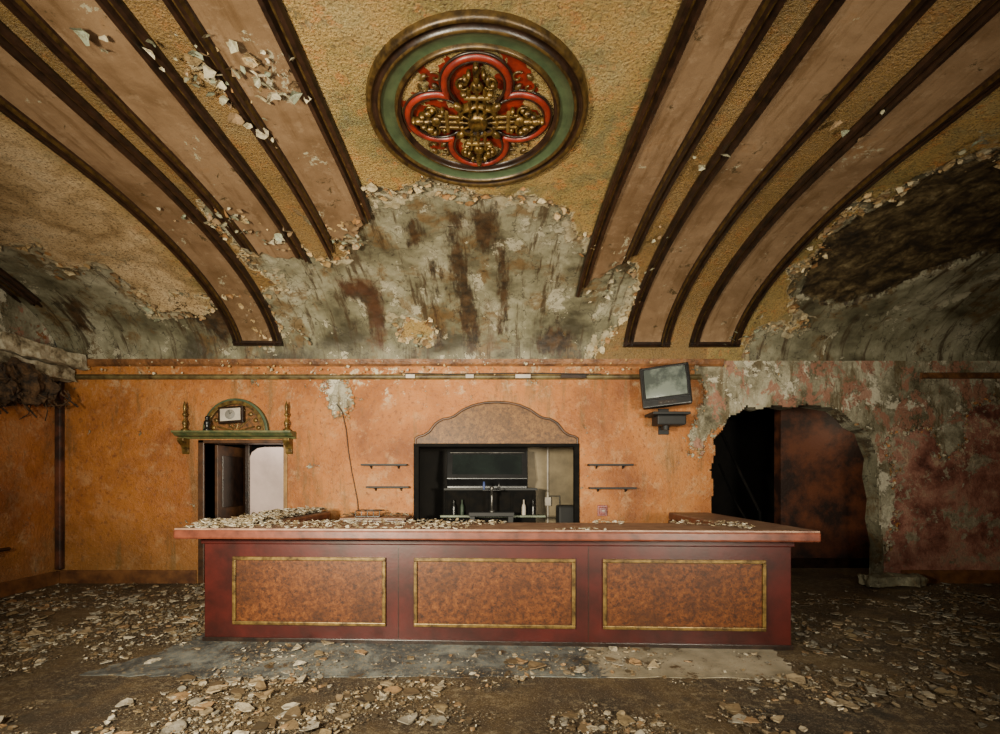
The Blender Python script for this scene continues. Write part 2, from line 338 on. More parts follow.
poly=[(wx(a),wz(b)) for a,b in [(730,352),(703,372),(702,395),(692,418),(690,450),(702,455),(712,440),(735,430),(800,430),(850,430),(868,470),(878,520),(880,560),(887,560),(890,450),(898,430),(925,435),(945,455),(960,440),(970,402),(1010,392),(1010,352)]]
p2=[(wx(a),wz(b)) for a,b in [(324,388),(333,378),(349,381),(358,404),(346,420),(335,410),(326,402)]]
Q=(GX,GZ); wp=np.maximum(sdf(Q,poly),sdf(Q,p2)+.03)+fbm(GX*2.5,GZ*1.8,31)*.5
scuff=np.clip(1-np.abs(GX+1.7)/1.6,0,1)*np.clip((GZ-2.7)/.3,0,1)*.9+np.clip((GX-3.0)/.8,0,1)*.7*np.clip((GZ-.9)/1.5,0.15,1)+np.clip((GZ-2.9)/.2,0,1)*.3+.08
pink=np.clip((GX-5.6)/.5,0,1)
dy=-(np.where(wp<0,.010,0)+fbm(GX*4,GZ*4,41)*.02)
WV=np.stack([GX,WY+dy,GZ],-1).reshape(-1,3)
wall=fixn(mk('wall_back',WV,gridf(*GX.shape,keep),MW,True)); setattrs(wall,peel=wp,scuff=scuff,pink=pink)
TH=.28
def reveal(name,pts,mat,closed=False,y1=WY+TH):
    n=len(pts); v=[(a,WY-.004,b) for a,b in pts]+[(a,y1,b) for a,b in pts]
    r=range(n if closed else n-1)
    return mk(name,v,[(i,(i+1)%n,n+(i+1)%n,n+i) for i in r],mat)
r1=reveal('arch_reveal',arch,M_plast); r1.parent=wall
r2=reveal('door_reveal',[(DX0,0),(DX0,DZ),(DX1,DZ),(DX1,0)],M_brown); r2.parent=wall
r3=reveal('window_reveal',[(WX0,WZ0),(WX0,WZ1),(WX1,WZ1),(WX1,WZ0)],M_void,True); r3.parent=wall
yl=np.concatenate([[Y0],np.arange(-2.5,WY,.12),[WY]])
def sidewall(name,x):
    v=[];zs=np.linspace(0,1,60); top=np.interp(yl,PY,PZ)
    for t in zs:
        for y,z in zip(yl,top): v.append((x,y,z*t))
    o=mk(name,v,gridf(60,len(yl)),MW,True)
    A=np.array(v); setattrs(o,peel=np.where(A[:,2]>3.0,.1,-1)+fbm(A[:,1]*2,A[:,2]*2,51)*.5,scuff=A[:,2]*0+.2,pink=A[:,2]*0+(1 if x>0 else .15)); return o
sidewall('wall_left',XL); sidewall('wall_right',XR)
box('floor',XL-.3,XR+.3,Y0,12.2,-.15,0,MF)
fs=[]
base=[(-3.35,3.95),(-2.2,3.88),(0,3.9),(2.5,3.84),(2.62,4.3),(2.7,4.9),(-3.0,5.1),(-3.05,4.5)]
for i in range(len(base)):
    a=base[i];b=base[(i+1)%len(base)]
    for t in np.linspace(0,1,14)[:-1]:
        fs.append((a[0]+(b[0]-a[0])*t+random.uniform(-.03,.03),a[1]+(b[1]-a[1])*t+random.uniform(-.03,.03)))
prism('vinyl_floor_strip',fs,.0,.006,MS,axis='z')
# ---------------------------------------------------------------- ribs
def rib(x0,x1,ya,yb,broken,name='ceiling_rib'):
    prof=[(-.075,0),(-.075,.035),(-.060,.06),(-.028,.062),(-.014,.04),(.002,.04),(.02,.076),(.050,.076),(.062,.045),(.074,.03)]
    mats=[1,1,1,1,2,1,1,2,1]
    xsn=[x0+a for a,_ in prof]; ds=[b for _,b in prof]
    nsl=8
    for i in range(1,nsl): xsn.append(x0+.074+(x1-x0-.148)*i/nsl); ds.append(.03)
    xsn+= [x1-a for a,_ in prof[::-1]]; ds+=[b for _,b in prof[::-1]]
    mm=mats+[0]*nsl+mats[::-1]
    s0,s1=sY(ya),sY(yb); n=int((s1-s0)/.05)+2; rows=np.linspace(s0,s1,n)
    v=[];f=[];mi=[]; nc=len(xsn)
    ej=[(random.uniform(-.16,.10) if broken else 0) for _ in range(nc)]
    if broken: ej=[ (ej[i]+ej[max(0,i-1)])/2+broken*(i/nc-.5) for i in range(nc)]
    for j,s in enumerate(rows):
        for i in range(nc):
            sp=s0+(s-s0)*(s1+ej[i]-s0)/(s1-s0); y,z=cp(sp,ds[i]); v.append((xsn[i],y,z))
    for j in range(n-1):
        for i in range(nc-1): f.append((j*nc+i,j*nc+i+1,(j+1)*nc+i+1,(j+1)*nc+i)); mi.append(mm[i])
    b=(n-1)*nc
    for i in range(nc-1):
        k0=len(v)
        for q in (i,i+1):
            sp=s1+ej[q]; y,z=cp(sp,0); v.append((xsn[q],y,z))
        f.append((b+i,b+i+1,k0+1,k0)); mi.append(1)
    if not broken:
        pts=[(-.0,.03),(.0,.05),(.03,.072),(.05,.045),(.07,.066),(.09,.035),(.09,0)]
        k0=len(v)
        for a,dd in pts:
            y,z=cp(s1-.06+a,dd)
            v.append((x0-.075,y,z)); v.append((x1+.075,y,z))
        for i in range(len(pts)-1): f.append((k0+2*i,k0+2*i+1,k0+2*i+3,k0+2*i+2)); mi.append(1)
        for sgn in (0,1): f.append(tuple(k0+2*i+sgn for i in range(len(pts)))); mi.append(1)
    return fixn(mk(name,v,f,[M_slab,M_dark,M_gold2],False,mi))
def yat(px,py):
    return float(np.interp(onceil(px,py)[1],PS,PY))
rib(-1.95,-1.37,Y0,yat(350,232),-.9)
rib(-2.95,-2.36,Y0,yat(300,255),.3)
rib(-3.85,-3.25,Y0,7.38,0)
rib(1.27,1.76,Y0,yat(610,270),-1.1)
rib(2.12,2.68,Y0,7.39,0)
rib(3.13,3.75,Y0,7.39,0)
rib(-6.6,-6.45,Y0,yat(45,300),.1,'trim_4')
# ---------------------------------------------------------------- medallion
mc=(-.10,3.93,ZT-.005)
parts=[]
parts.append(lathe('outer_ring',[(.89,.02),(.89,-.04),(.88,-.062),(.86,-.068),(.845,-.05)],mc,M_gold2,72))
parts.append(lathe('outer_ring_cove',[(.845,-.05),(.83,-.035),(.81,-.04),(.80,-.055)],mc,M_dark,72))
parts.append(lathe('outer_ring_bead',[(.80,-.055),(.79,-.065),(.78,-.06),(.775,-.045)],mc,M_gold2,72))
parts.append(lathe('green_band',[(.775,-.045),(.765,-.035),(.70,-.025),(.67,-.025)],mc,M_green,72))
parts.append(lathe('inner_ring',[(.67,-.025),(.665,-.05),(.655,-.055),(.645,-.05)],mc,M_gold2,72))
parts.append(lathe('inner_ring_dark',[(.645,-.05),(.635,-.03),(.625,-.035),(.615,-.01)],mc,M_dark,72))
parts.append(lathe('red_disc',[(.62,-.010),(.3,-.012),(.0,-.012)],mc,M_red,72))
def mp(r,a,z): return (mc[0]+r*math.cos(a),mc[1]+r*math.sin(a),mc[2]+z)
def quat(cr,lr,rad,mat,nm,z):
    pts=[]
    for q in range(4):
        a0=q*math.pi/2; half=math.pi/4
        t=cr*math.cos(half)+math.sqrt(max(0,lr*lr-(cr*math.sin(half))**2)) if lr>cr*math.sin(half) else cr*.7
        ix,iy=t*math.cos(half)-cr,t*math.sin(half); am=math.atan2(iy,ix)
        for i in range(25):
            b=-am+2*am*i/24
            x=cr+lr*math.cos(b);y=lr*math.sin(b)
            pts.append((mc[0]+x*math.cos(a0)-y*math.sin(a0),mc[1]+x*math.sin(a0)+y*math.cos(a0),mc[2]+z))
    return tube(nm,pts,rad,mat,closed=True)
parts.append(quat(.325,.245,.026,M_red,'quatrefoil_moulding',-.03))
parts.append(quat(.325,.213,.011,M_dark,'quatrefoil_fillet',-.035))
parts.append(quat(.325,.276,.010,M_dark,'quatrefoil_outer_fillet',-.028))
for q in range(4):
    a=math.pi/4+q*math.pi/2
    for sg in (-1,1):
        pts=[]
        for i in range(22):
            t=i/21; ang=a+sg*(.15+t*5.); rr=.05*(1-t*.75)
            cc=mp(.50,a+sg*.13,-.03); pts.append((cc[0]+rr*math.cos(ang),cc[1]+rr*math.sin(ang),cc[2]))
        parts.append(tube('scroll',pts,.008,M_gold2))
    parts.append(ball('scroll_bud',mp(.44,a,-.03),(.035,.02,.02),M_gold2,a))
    parts.append(ball('scroll_bud',mp(.56,a,-.03),(.02,.035,.02),M_gold2,a))
for q in range(4):
    a=q*math.pi/2
    ux,uy=math.cos(a),math.sin(a)
    def lp(u,w,z): return (mc[0]+u*ux-w*uy,mc[1]+u*uy+w*ux,mc[2]+z)
    for w in (-.055,0,.055): parts.append(tube('cross_bar',[lp(.12,w,-.07),(lp(.32,w*1.1,-.06))],.015,M_gilt2))
    parts.append(tube('cross_tie',[lp(.25,-.10,-.065),lp(.25,.10,-.065)],.018,M_gold))
    for (u,w,su,sw) in [(.34,0,.05,.05),(.41,0,.055,.025),(.48,0,.05,.028),(.40,.085,.04,.026),(.40,-.085,.04,.026),(.45,.055,.03,.02),(.45,-.055,.03,.02),(.36,.12,.024,.024),(.36,-.12,.024,.024),(.525,0,.02,.022),(.28,.1,.02,.03),(.28,-.1,.02,.03)]:
        parts.append(ball('acanthus_lobe',lp(u,w,-.055),(su,sw,.035),M_gilt2,a))
    for sg in(-1,1):
        pts=[lp(.37+.05*math.cos(t),sg*(.10+.05*math.sin(t)),-.06) for t in np.linspace(-1,4,14)]
        parts.append(tube('leaf_curl',pts,.010,M_gilt2))
parts.append(lathe('center_boss',[(.18,-.02),(.18,-.075),(.165,-.085),(.15,-.07)],mc,M_gilt2,8))
parts.append(lathe('center_boss_well',[(.15,-.07),(.14,-.03),(.085,-.03)],mc,M_dark,8))
parts.append(lathe('center_hub',[(.085,-.03),(.08,-.09),(.055,-.105),(.03,-.085),(0,-.08)],mc,M_gilt2,16))
for q in range(12):
    a=q*math.pi/6; parts.append(tube('boss_spoke',[mp(.05,a,-.075),mp(.16,a,-.07)],.008,M_gilt2))
for q in range(4):
    a=q*math.pi/2+math.pi/4; parts.append(ball('boss_leaf',mp(.21,a,-.06),(.05,.03,.03),M_gilt2,a))
group('ceiling_medallion',parts)
# ---------------------------------------------------------------- trims on walls
def profx(name,prof,x0,x1,mat):
    return prism(name,[(WY-a,b) for a,b in prof],x0,x1,mat,axis='x')
profx('trim_1',[(.0,3.155),(.05,3.155),(.075,3.175),(.075,3.20),(.05,3.21),(.03,3.235),(0,3.24)],XL+.02,wx(700),simple('picture_rail',(.14,.11,.045),(.035,.02,.008),7,.4))
profx('trim_2',[(.0,3.36),(.03,3.36),(.06,3.39),(.08,3.43),(.08,3.46),(0,3.46)],XL+.02,wx(722),simple('crown_paint',(.22,.09,.028),(.065,.026,.010),6,.5,0,20,.8,.02))
profx('baseboard_back',[(0,0),(.03,0),(.03,.17),(.02,.2),(0,.21)],XL+.02,DX0-.12,simple('base_paint',(.17,.07,.022),(.06,.022,.009),4,.5))
profx('baseboard_back_right',[(0,0),(.03,0),(.03,.17),(.02,.2),(0,.21)],wx(900),XR-.02,bpy.data.materials['base_paint'])
box('baseboard_left',XL+.002,XL+.035,Y0,WY-.04,0,.2,bpy.data.materials['base_paint'],.006)
box('trim_3',XL+.003,XL+.10,WY-.10,WY-.01,.22,3.13,M_hall,.02)
profx('trim_5',[(.0,3.17),(.05,3.17),(.075,3.19),(.06,3.25),(0,3.27)],wx(920),XR-.02,bpy.data.materials['crown_paint'])
# ---------------------------------------------------------------- left door and pediment
fr=[box('jamb_left',DX0-.09,DX0+.0,WY-.035,WY+TH,0,DZ,M_brown,.008),box('jamb_right',DX1,DX1+.06,WY-.03,WY+TH,0,DZ,simple('jamb_ochre',(.27,.15,.04),(.12,.06,.018),4),.008),
 box('door_head',DX0-.09,DX1+.06,WY-.035,WY+TH,DZ-.05,DZ,M_brown,.008)]
leaf=box('leaf',DX0+.02,DX0+.07,WY+TH-.05,WY+TH+.85,.01,DZ-.06,M_brown,.005)
kn=ball('knob',(DX0+.10,WY+TH+.75,1.0),(.03,.03,.03),M_gold)
p1_=box('leaf_panel',DX0+.07,DX0+.08,WY+TH+.08,WY+TH+.7,1.15,2.0,M_dark,.01)
group('door_1',fr+[leaf,kn,p1_])
pd=[(-4.15,0),(-4.15,2.0),(-4.12,2.08),(-4.02,2.15),(-3.9,2.17),(-3.6,2.17),(-3.50,2.12),(-3.44,2.04),(-3.44,0)]
d2=[prism('leaf',pd,8.3,8.345,M_pinkw,.004),ball('knob',(-4.07,8.26,1.02),(.028,.04,.028),M_gold),box('stile',-4.22,-4.15,8.27,8.36,0,2.3,M_dark,.005)]
group('door_2',d2)
sh=[]
sp=[(.0,2.235),(.05,2.235),(.07,2.26),(.16,2.275),(.2,2.31),(.24,2.315),(.24,2.345),(0,2.345)]
sh.append(prism('shelf',[(WY-a,b) for a,b in sp],wx(181),wx(300)-.05,simple('pediment_green_gilt',(.13,.12,.045),(.035,.055,.022),9,.45),axis='x'))
for xx in (wx(187),wx(290)):
    cp_=[(.0,2.0),(.03,2.0),(.05,2.03),(.045,2.07),(.07,2.12),(.13,2.16),(.17,2.2),(.17,2.24),(0,2.24)]
    sh.append(prism('corbel',[(WY-a,b) for a,b in cp_],xx-.05,xx+.05,M_gold,.006,axis='x'))
LC=(wx(238),2.345)
def arcp(r,a0=0,a1=math.pi,n=28): return [(LC[0]+r*math.cos(a0+(a1-a0)*i/n),LC[1]+r*math.sin(a0+(a1-a0)*i/n)*1.02) for i in range(n+1)]
sh.append(prism('lunette_back',arcp(.46),WY-.05,WY-.003,simple('lunette_red_gilt',(.20,.08,.02),(.04,.02,.008),22,.4)))
sh.append(prism('lunette_green_band',arcp(.50)+arcp(.46)[::-1],WY-.09,WY-.003,M_green,.006))
sh.append(prism('lunette_gilt_band',arcp(.465)+arcp(.41)[::-1],WY-.11,WY-.003,M_gold,.005))
for i in range(9):
    a=math.pi*(i+.5)/9; sh.append(ball('bead',(LC[0]+.35*math.cos(a),WY-.06,LC[1]+.35*math.sin(a)),(.035,.02,.035),M_gold))
for i in range(6):
    a=math.pi*(i+.5)/6; sh.append(tube('ray',[(LC[0]+.05*math.cos(a),WY-.06,LC[1]+.05*math.sin(a)),(LC[0]+.3*math.cos(a),WY-.06,LC[1]+.3*math.sin(a))],.012,M_gold))
group('door_pediment',sh)
cl=[box('case',-.19,.19,-.05,.0,-.13,.13,M_dark,.012),box('face',-.155,.155,-.056,-.05,-.095,.095,M_white,.003),
    lathe('dial',[(.075,-.062),(.07,-.066),(.0,-.066)],(0,0,0),simple('dial',(.2,.18,.15),(.1,.1,.1)),24,'y'),
    tube('hand_hour',[(0,-.069,0),(.03,-.069,.03)],.004,M_black),tube('hand_minute',[(0,-.069,0),(-.01,-.069,.06)],.003,M_black)]
group('wall_clock',cl,(wx(236),WY-.115,2.59),(math.radians(-6),math.radians(-4),0),True)
fp=[(.05,0),(.055,.015),(.04,.03),(.028,.06),(.045,.10),(.05,.13),(.03,.16),(.016,.165),(.03,.18),(.034,.20),(.02,.225),(0,.23)]
lathe('figurine',fp,(wx(214),WY-.18,2.347),M_black,16)
cdl=[(.05,0),(.055,.02),(.03,.035),(.018,.06),(.03,.09),(.038,.12),(.03,.15),(.014,.18),(.014,.22),(.032,.245),(.034,.26),(.018,.28),(.02,.33),(.026,.37),(.018,.41),(.006,.45),(0,.46)]
for px in (190,290): lathe('gilt_finial',cdl,(wx(px),WY-.13,2.346),M_gold,20)
# ---------------------------------------------------------------- service window
cxw=(WX0+WX1)/2
half=[(1.25,0),(1.25,.10),(1.20,.13),(1.12,.15),(1.04,.20),(.98,.28),(.94,.33),(.88,.37),(.82,.40),(.74,.41),(.66,.44),(.52,.54),(.36,.61),(.18,.65)]
outl=[(cxw+a,WZ1+b) for a,b in half]+[(cxw,WZ1+.66)]+[(cxw-a,WZ1+b) for a,b in half[::-1]]
wparts=[prism('arched_panel',outl,WY-.03,WY-.002,M_burl2)]
wparts.append(tube('arched_moulding',[(a,WY-.035,b) for a,b in outl],.02,M_brown,closed=True))
wparts+= [box('jamb_left',WX0-.03,WX0+.05,WY-.05,WY+.06,WZ0,WZ1,M_black3,.008),box('jamb_right',WX1-.05,WX1+.03,WY-.05,WY+.06,WZ0,WZ1,M_black3,.008),
 box('head',WX0-.03,WX1+.03,WY-.055,WY+.06,WZ1-.03,WZ1+.02,M_black3,.008),box('sill',WX0-.06,WX1+.06,WY-.12,WY+TH,WZ0-.04,WZ0,M_black2,.008)]
group('window_1',wparts)
def room(x0,x1,y0,y1,z1,mb,ms,nm,msl=None):
    box('wall_%s_back'%nm,x0,x1,y1,y1+.05,0,z1,mb);box('ceiling_'+nm,x0-.05,x1+.05,y0,y1+.05,z1,z1+.05,ms)
    box('wall_%s_left'%nm,x0-.05,x0,y0,y1,0,z1,msl or ms);box('wall_%s_right'%nm,x1,x1+.05,y0,y1,0,z1,ms)
KB=WY+TH+.01
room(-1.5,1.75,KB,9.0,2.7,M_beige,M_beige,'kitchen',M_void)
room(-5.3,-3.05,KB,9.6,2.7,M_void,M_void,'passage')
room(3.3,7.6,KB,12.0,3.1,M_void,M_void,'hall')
box('wall_kitchen_dark',-1.49,.70,8.93,8.99,0,2.69,M_void)  # added sheet over the beige wall; its black colour stands in for kitchen gloom
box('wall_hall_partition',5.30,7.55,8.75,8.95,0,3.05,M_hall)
box('baseboard_hall',5.30,7.55,8.72,8.75,0,.18,M_dark,.005)
cy=8.35
co=[box('body',-.78,.80,cy,cy+.5,0,1.42,M_black3,.02),
 prism('hood',[(cy+.12,1.50),(cy+.02,1.62),(cy+.16,2.12),(cy+.5,2.12),(cy+.5,1.42),(cy+.12,1.42)],-.76,.66,M_black,.012,axis='x'),
 box('shelf',-.80,.82,cy-.06,cy+.3,1.42,1.46,M_black2,.006),
 box('counter',-.85,.95,cy-.18,cy,.96,1.0,simple('steel_green',(.10,.12,.08),(.04,.05,.03),5,.4,.3),.006),
 tube('top_rail',[(-.70,cy+.1,2.08),(.60,cy+.1,2.08)],.008,M_metal)]
g=mk('glass_front',[(-.66,cy+.035,1.70),(.56,cy+.035,1.70),(.56,cy+.135,2.05),(-.66,cy+.135,2.05)],[(0,1,2,3)],M_glass); co.append(g)
for q in range(4): co.append(box('door_panel',-.74+q*.38,-.40+q*.38,cy-.012,cy,1.06,1.38,M_black3,.01))
group('beverage_cooler',co)
tp=[lathe('column',[(.05,0),(.05,.02),(.022,.04),(.022,.36),(.035,.38),(.035,.42),(0,.43)],(.03,7.98,1.07),M_metal,16),
 tube('spout',[(.03,7.98,1.42),(.03,7.88,1.42),(.03,7.86,1.36)],.014,M_metal),tube('cross_arm',[(-.12,7.98,1.43),(.18,7.98,1.43)],.014,M_black),
 lathe('handle_left',[(.012,0),(.022,.06),(.015,.13),(0,.135)],(-.10,7.98,1.44),simple('blue_handle',(.05,.08,.25)),12),lathe('handle_right',[(.012,0),(.022,.06),(.015,.13),(0,.135)],(.15,7.98,1.44),M_black,12),
 box('drip_tray',-.35,.40,7.85,8.10,1.0,1.07,M_black2,.01),box('tray_leg_left',-.33,-.25,7.88,8.08,0,1.0,M_black2),box('tray_leg_right',.30,.38,7.88,8.08,0,1.0,M_black2)]
group('beer_tap',tp)
for q,xx in enumerate((-.62,-.48,.58,.74)):
    lathe('bottle',[(.035,0),(.035,.13),(.03,.16),(.012,.2),(.012,.25),(.014,.26),(0,.262)],(xx,8.24,1.001),[M_black,simple('bottle_glass',(.02,.04,.02)),M_white,M_black][q],14)
group('electrical_conduit',[tube('pipe',[(1.08,8.97,2.65),(1.08,8.97,.4)],.018,M_white),box('outlet_box',1.02,1.14,8.93,8.99,1.12,1.28,M_white,.01),tube('pipe_branch',[(1.08,8.97,1.3),(1.3,8.97,1.3),(1.3,8.97,.6)],.012,M_metal)])
box('waste_bin',1.2,1.6,8.4,8.8,0,1.15,M_black2,.04)
group('stair_handrail',[tube('rail',[(4.25,8.8,2.45),(4.6,8.8,1.7),(4.95,8.8,1.0)],.025,M_black3),tube('rail_low',[(4.2,8.8,1.9),(4.5,8.8,1.2),(4.8,8.8,.7)],.02,M_black3),tube('post_low',[(4.95,8.8,1.02),(4.95,8.8,0)],.025,M_black3)])
# ---------------------------------------------------------------- bar
bp=[]
BW=2.84
bp.append(box('front_body',-BW,BW,0,.16,0,1.045,M_barred,.006))
bp.append(box('wing_left',-BW,-BW+.45,.16,2.15,0,1.045,M_barred,.006)); bp.append(box('wing_right',BW-.45,BW,.16,2.15,0,1.045,M_barred,.006))
bp.append(box('kick_trim',-BW-.012,BW+.012,-.018,0,.0,.045,M_dark,.004))
bp.append(box('top_trim',-BW-.02,BW+.02,-.03,0,.97,1.04,M_barred,.01))
ct=[(-2.96,-.26),(2.94,-.26),(2.94,2.2),(2.42,2.2),(2.42,.48),(-2.42,.48),(-2.42,2.2),(-2.96,2.2)]
bp.append(prism('countertop',ct,1.125,1.147,M_top,0,'z')); 
ct2=[(-2.97,-.27),(2.95,-.27),(2.95,2.21),(2.41,2.21),(2.41,.49),(-2.41,.49),(-2.41,2.21),(-2.97,2.21)]
bp.append(prism('countertop_edge',ct2,1.045,1.135,M_edge,.018,'z'))
for cxp,w in ((-1.78,1.53),(.04,1.56),(1.84,1.52)):
    x0,x1,z0,z1=cxp-w/2,cxp+w/2,.175,.845
    bp.append(box('burl_panel',x0,x1,-.008,0,z0,z1,M_burl,.002))
    t=.035
    for nm,a in (('a',(x0,x1,z0,z0+t)),('b',(x0,x1,z1-t,z1)),('c',(x0,x0+t,z0+t,z1-t)),('d',(x1-t,x1,z0+t,z1-t))):
        bp.append(box('gilt_frame_'+nm,a[0],a[1],-.028,-.008,a[2],a[3],M_gold,.007))
for xx in (-.895,.945): bp.append(box('seam',xx-.004,xx+.004,-.003,0,.05,.97,M_dark))
BA=-.044
group('bar_counter',bp,(0,4.645,0),BA,True)
def b2w(x,y,z): return (x*math.cos(BA)-y*math.sin(BA),4.645+x*math.sin(BA)+y*math.cos(BA),z)
bc=[box('top',-2.15,-1.2,6.85,7.4,1.02,1.06,M_top,.01),box('cabinet',-2.12,-1.23,6.9,7.4,0,1.02,M_barred,.006),box('door_left',-2.08,-1.7,6.885,6.9,.1,.95,M_burl,.006),box('door_right',-1.66,-1.27,6.885,6.9,.1,.95,M_burl,.006)]
group('back_bar_cabinet',bc)
cr=[box('base',-1.95,-1.6,6.95,7.25,1.062,1.08,M_black,.003)]
for a in range(5): cr.append(tube('slat',[(-1.95+a*.0875,6.95,1.08),(-1.95+a*.0875,6.95,1.15)],.006,M_metal))
cr.append(tube('rim',[(-1.95,6.95,1.15),(-1.6,6.95,1.15),(-1.6,7.25,1.15),(-1.95,7.25,1.15)],.007,M_metal,closed=True))
group('glass_rack',cr)
for a,b,pyy in ((361,410,465),(366,412,487),(585,633,465),(586,636,488)):
    z=wz(pyy); x0,x1=wx(a)+.03,wx(b)-.03
    ps=[box('board',x0,x1,WY-.14,WY-.022,z-.014,z+.014,M_black2,.003)]
    for t in (.2,.8):
        xx=x0+(x1-x0)*t; ps.append(prism('bracket',[(WY-.022,z-.014),(WY-.12,z-.014),(WY-.022,z-.06)],xx-.01,xx+.01,M_black2,axis='x'))
    group('wall_shelf',ps)
# television
tv=[]
def frus(name,a,b,mat,bv):
    (w0,h0,y0,zc0),(w1,h1,y1,zc1)=a,b
    v=[(-w0,y0,zc0-h0),(w0,y0,zc0-h0),(w0,y0,zc0+h0),(-w0,y0,zc0+h0),(-w1,y1,zc1-h1),(w1,y1,zc1-h1),(w1,y1,zc1+h1),(-w1,y1,zc1+h1)]
    return bev(fixn(mk(name,v,[(0,1,2,3),(4,5,6,7),(0,1,5,4),(1,2,6,5),(2,3,7,6),(3,0,4,7)],mat)),bv,3)
tv.append(frus('front_case',(.34,.30,0,0),(.34,.30,.12,0),M_black,.02))
tv.append(frus('rear_case',(.32,.28,.12,0),(.2,.17,.42,.0),M_black,.03))
sv=[];n=12
for j in range(n+1):
    for i in range(n+1):
        u=i/n*2-1;w=j/n*2-1; sv.append((u*.285*(1-.02*w*w),-.012-.03*(1-(u*u+w*w)/2),.045+w*.21*(1-.02*u*u)))
tv.append(mk('screen',sv,gridf(n+1,n+1),M_crt,True))
for nm,a in (('bezel_top',(-.31,.31,.26,.285)),('bezel_bottom',(-.31,.31,-.195,-.17)),('bezel_left',(-.31,-.287,-.17,.26)),('bezel_right',(.287,.31,-.17,.26))):
    tv.append(box(nm,a[0],a[1],-.02,.002,a[2],a[3],M_black,.006))
tv.append(box('control_panel',-.12,.12,-.008,.002,-.27,-.215,M_dark,.004))
for q in range(4): tv.append(ball('button',(-.08+q*.05,-.01,-.243),(.01,.006,.01),M_metal))
group('television',tv,(2.53,6.92,wz(392)+.0),(math.radians(-4),math.radians(-5),math.radians(-16)),True)
group('tv_wall_bracket',[box('plate',2.60,2.76,WY-.045,WY-.022,2.3,2.70,M_black2,.005),tube('arm',[(2.66,WY-.03,2.40),(2.60,7.1,2.38)],.03,M_black2),box('tray',2.34,2.88,6.88,7.28,2.545,2.585,M_black2,.006),
  tube('swivel',[(2.60,7.1,2.34),(2.60,7.1,2.55)],.05,M_black2),box('cable_box',2.42,2.84,6.93,7.2,2.40,2.54,M_black2,.02)])
group('fire_alarm',[box('backplate',wx(597),wx(607),WY-.04,WY-.022,wz(516),wz(505),M_red,.006),box('cover',wx(598.5),wx(605.5),WY-.07,WY-.04,wz(514),wz(507),M_red,.01),box('pull_bar',wx(600.5),wx(603.5),WY-.082,WY-.07,wz(511),wz(510),M_white,.003)])
tube('hanging_cable',[(wx(a),WY-.04-.01*math.sin(i),wz(b)) for i,(a,b) in enumerate([(337,404),(343,412),(347,430),(349,450),(352,470),(356,490),(358,500),(359,510)])],.006,M_black2)
rp=[]
for a,b in ((407,416),(466,474),(515,530),(560,585)):
    rp.append(box('clip',wx(a),wx(b),WY-.12,WY-.077,3.16,3.215,M_white if a!=560 else M_dark,.005))
rp.append(tube('wire',[(wx(400),WY-.09,3.24),(wx(450),WY-.09,3.225),(wx(520),WY-.09,3.24),(wx(600),WY-.09,3.225)],.008,M_black2))
group('picture_rail_lamp_fittings',rp)
def rough(name,x0,x1,y0,y1,z0,z1,mat,amp=.05,sub=5,seed=0):
    bm=bmesh.new(); bmesh.ops.create_cube(bm,size=1); bmesh.ops.subdivide_edges(bm,edges=bm.edges,cuts=sub*2,use_grid_fill=True)
    from mathutils import noise as mn
    for v in bm.verts:
        p=Vector((x0+(v.co.x+.5)*(x1-x0),y0+(v.co.y+.5)*(y1-y0),z0+(v.co.z+.5)*(z1-z0)))
        q=p*4+Vector((seed,0,0)); v.co=p+mn.noise_vector(q)*amp+mn.noise_vector(q*3)*amp*.6
    me=bpy.data.meshes.new(name); bm.to_mesh(me); bm.free(); me.materials.append(mat); o=bpy.data.objects.new(name,me); bpy.context.collection.objects.link(o); return o
cap=[rough('entablature',XL+.05,XL+.50,6.1,7.35,3.28,3.50,M_cream,.05),rough('moulded_course',XL+.05,XL+.34,6.2,7.35,3.10,3.28,M_cream,.04,5,3),
  rough('exposed_lath',XL+.05,XL+.52,6.1,6.8,2.68,3.06,M_lath,.17,9,5),rough('hanging_plaster',XL+.04,XL+.22,6.6,7.2,2.75,3.1,M_lath,.08,6,9)]
for q in range(60):
    x=XL+random.uniform(.08,.56); y=random.uniform(6.0,7.0); z=random.uniform(2.65,3.1); L=random.uniform(.1,.3)
    cap.append(tube('hanging_strand',[(x,y,z),(x+random.gauss(0,.05),y+random.gauss(0,.06),z-L*.5),(x+random.gauss(0,.08),y+random.gauss(0,.10),z-L)],random.uniform(.004,.016),M_lath))
group('broken_cornice_capital',cap)
group('wall_handrail',[tube('rail',[(XL+.12,3.5,.66),(XL+.12,6.55,.66)],.025,M_dark),tube('bracket',[(XL+.01,6.4,.58),(XL+.12,6.4,.60),(XL+.12,6.4,.65)],.018,M_dark),tube('bracket_b',[(XL+.01,4.0,.58),(XL+.12,4.0,.60),(XL+.12,4.0,.65)],.018,M_dark)])
rough('fallen_plaster_block',wx(852),wx(905),7.05,7.32,.03,.17,M_plast,.04,5,2)
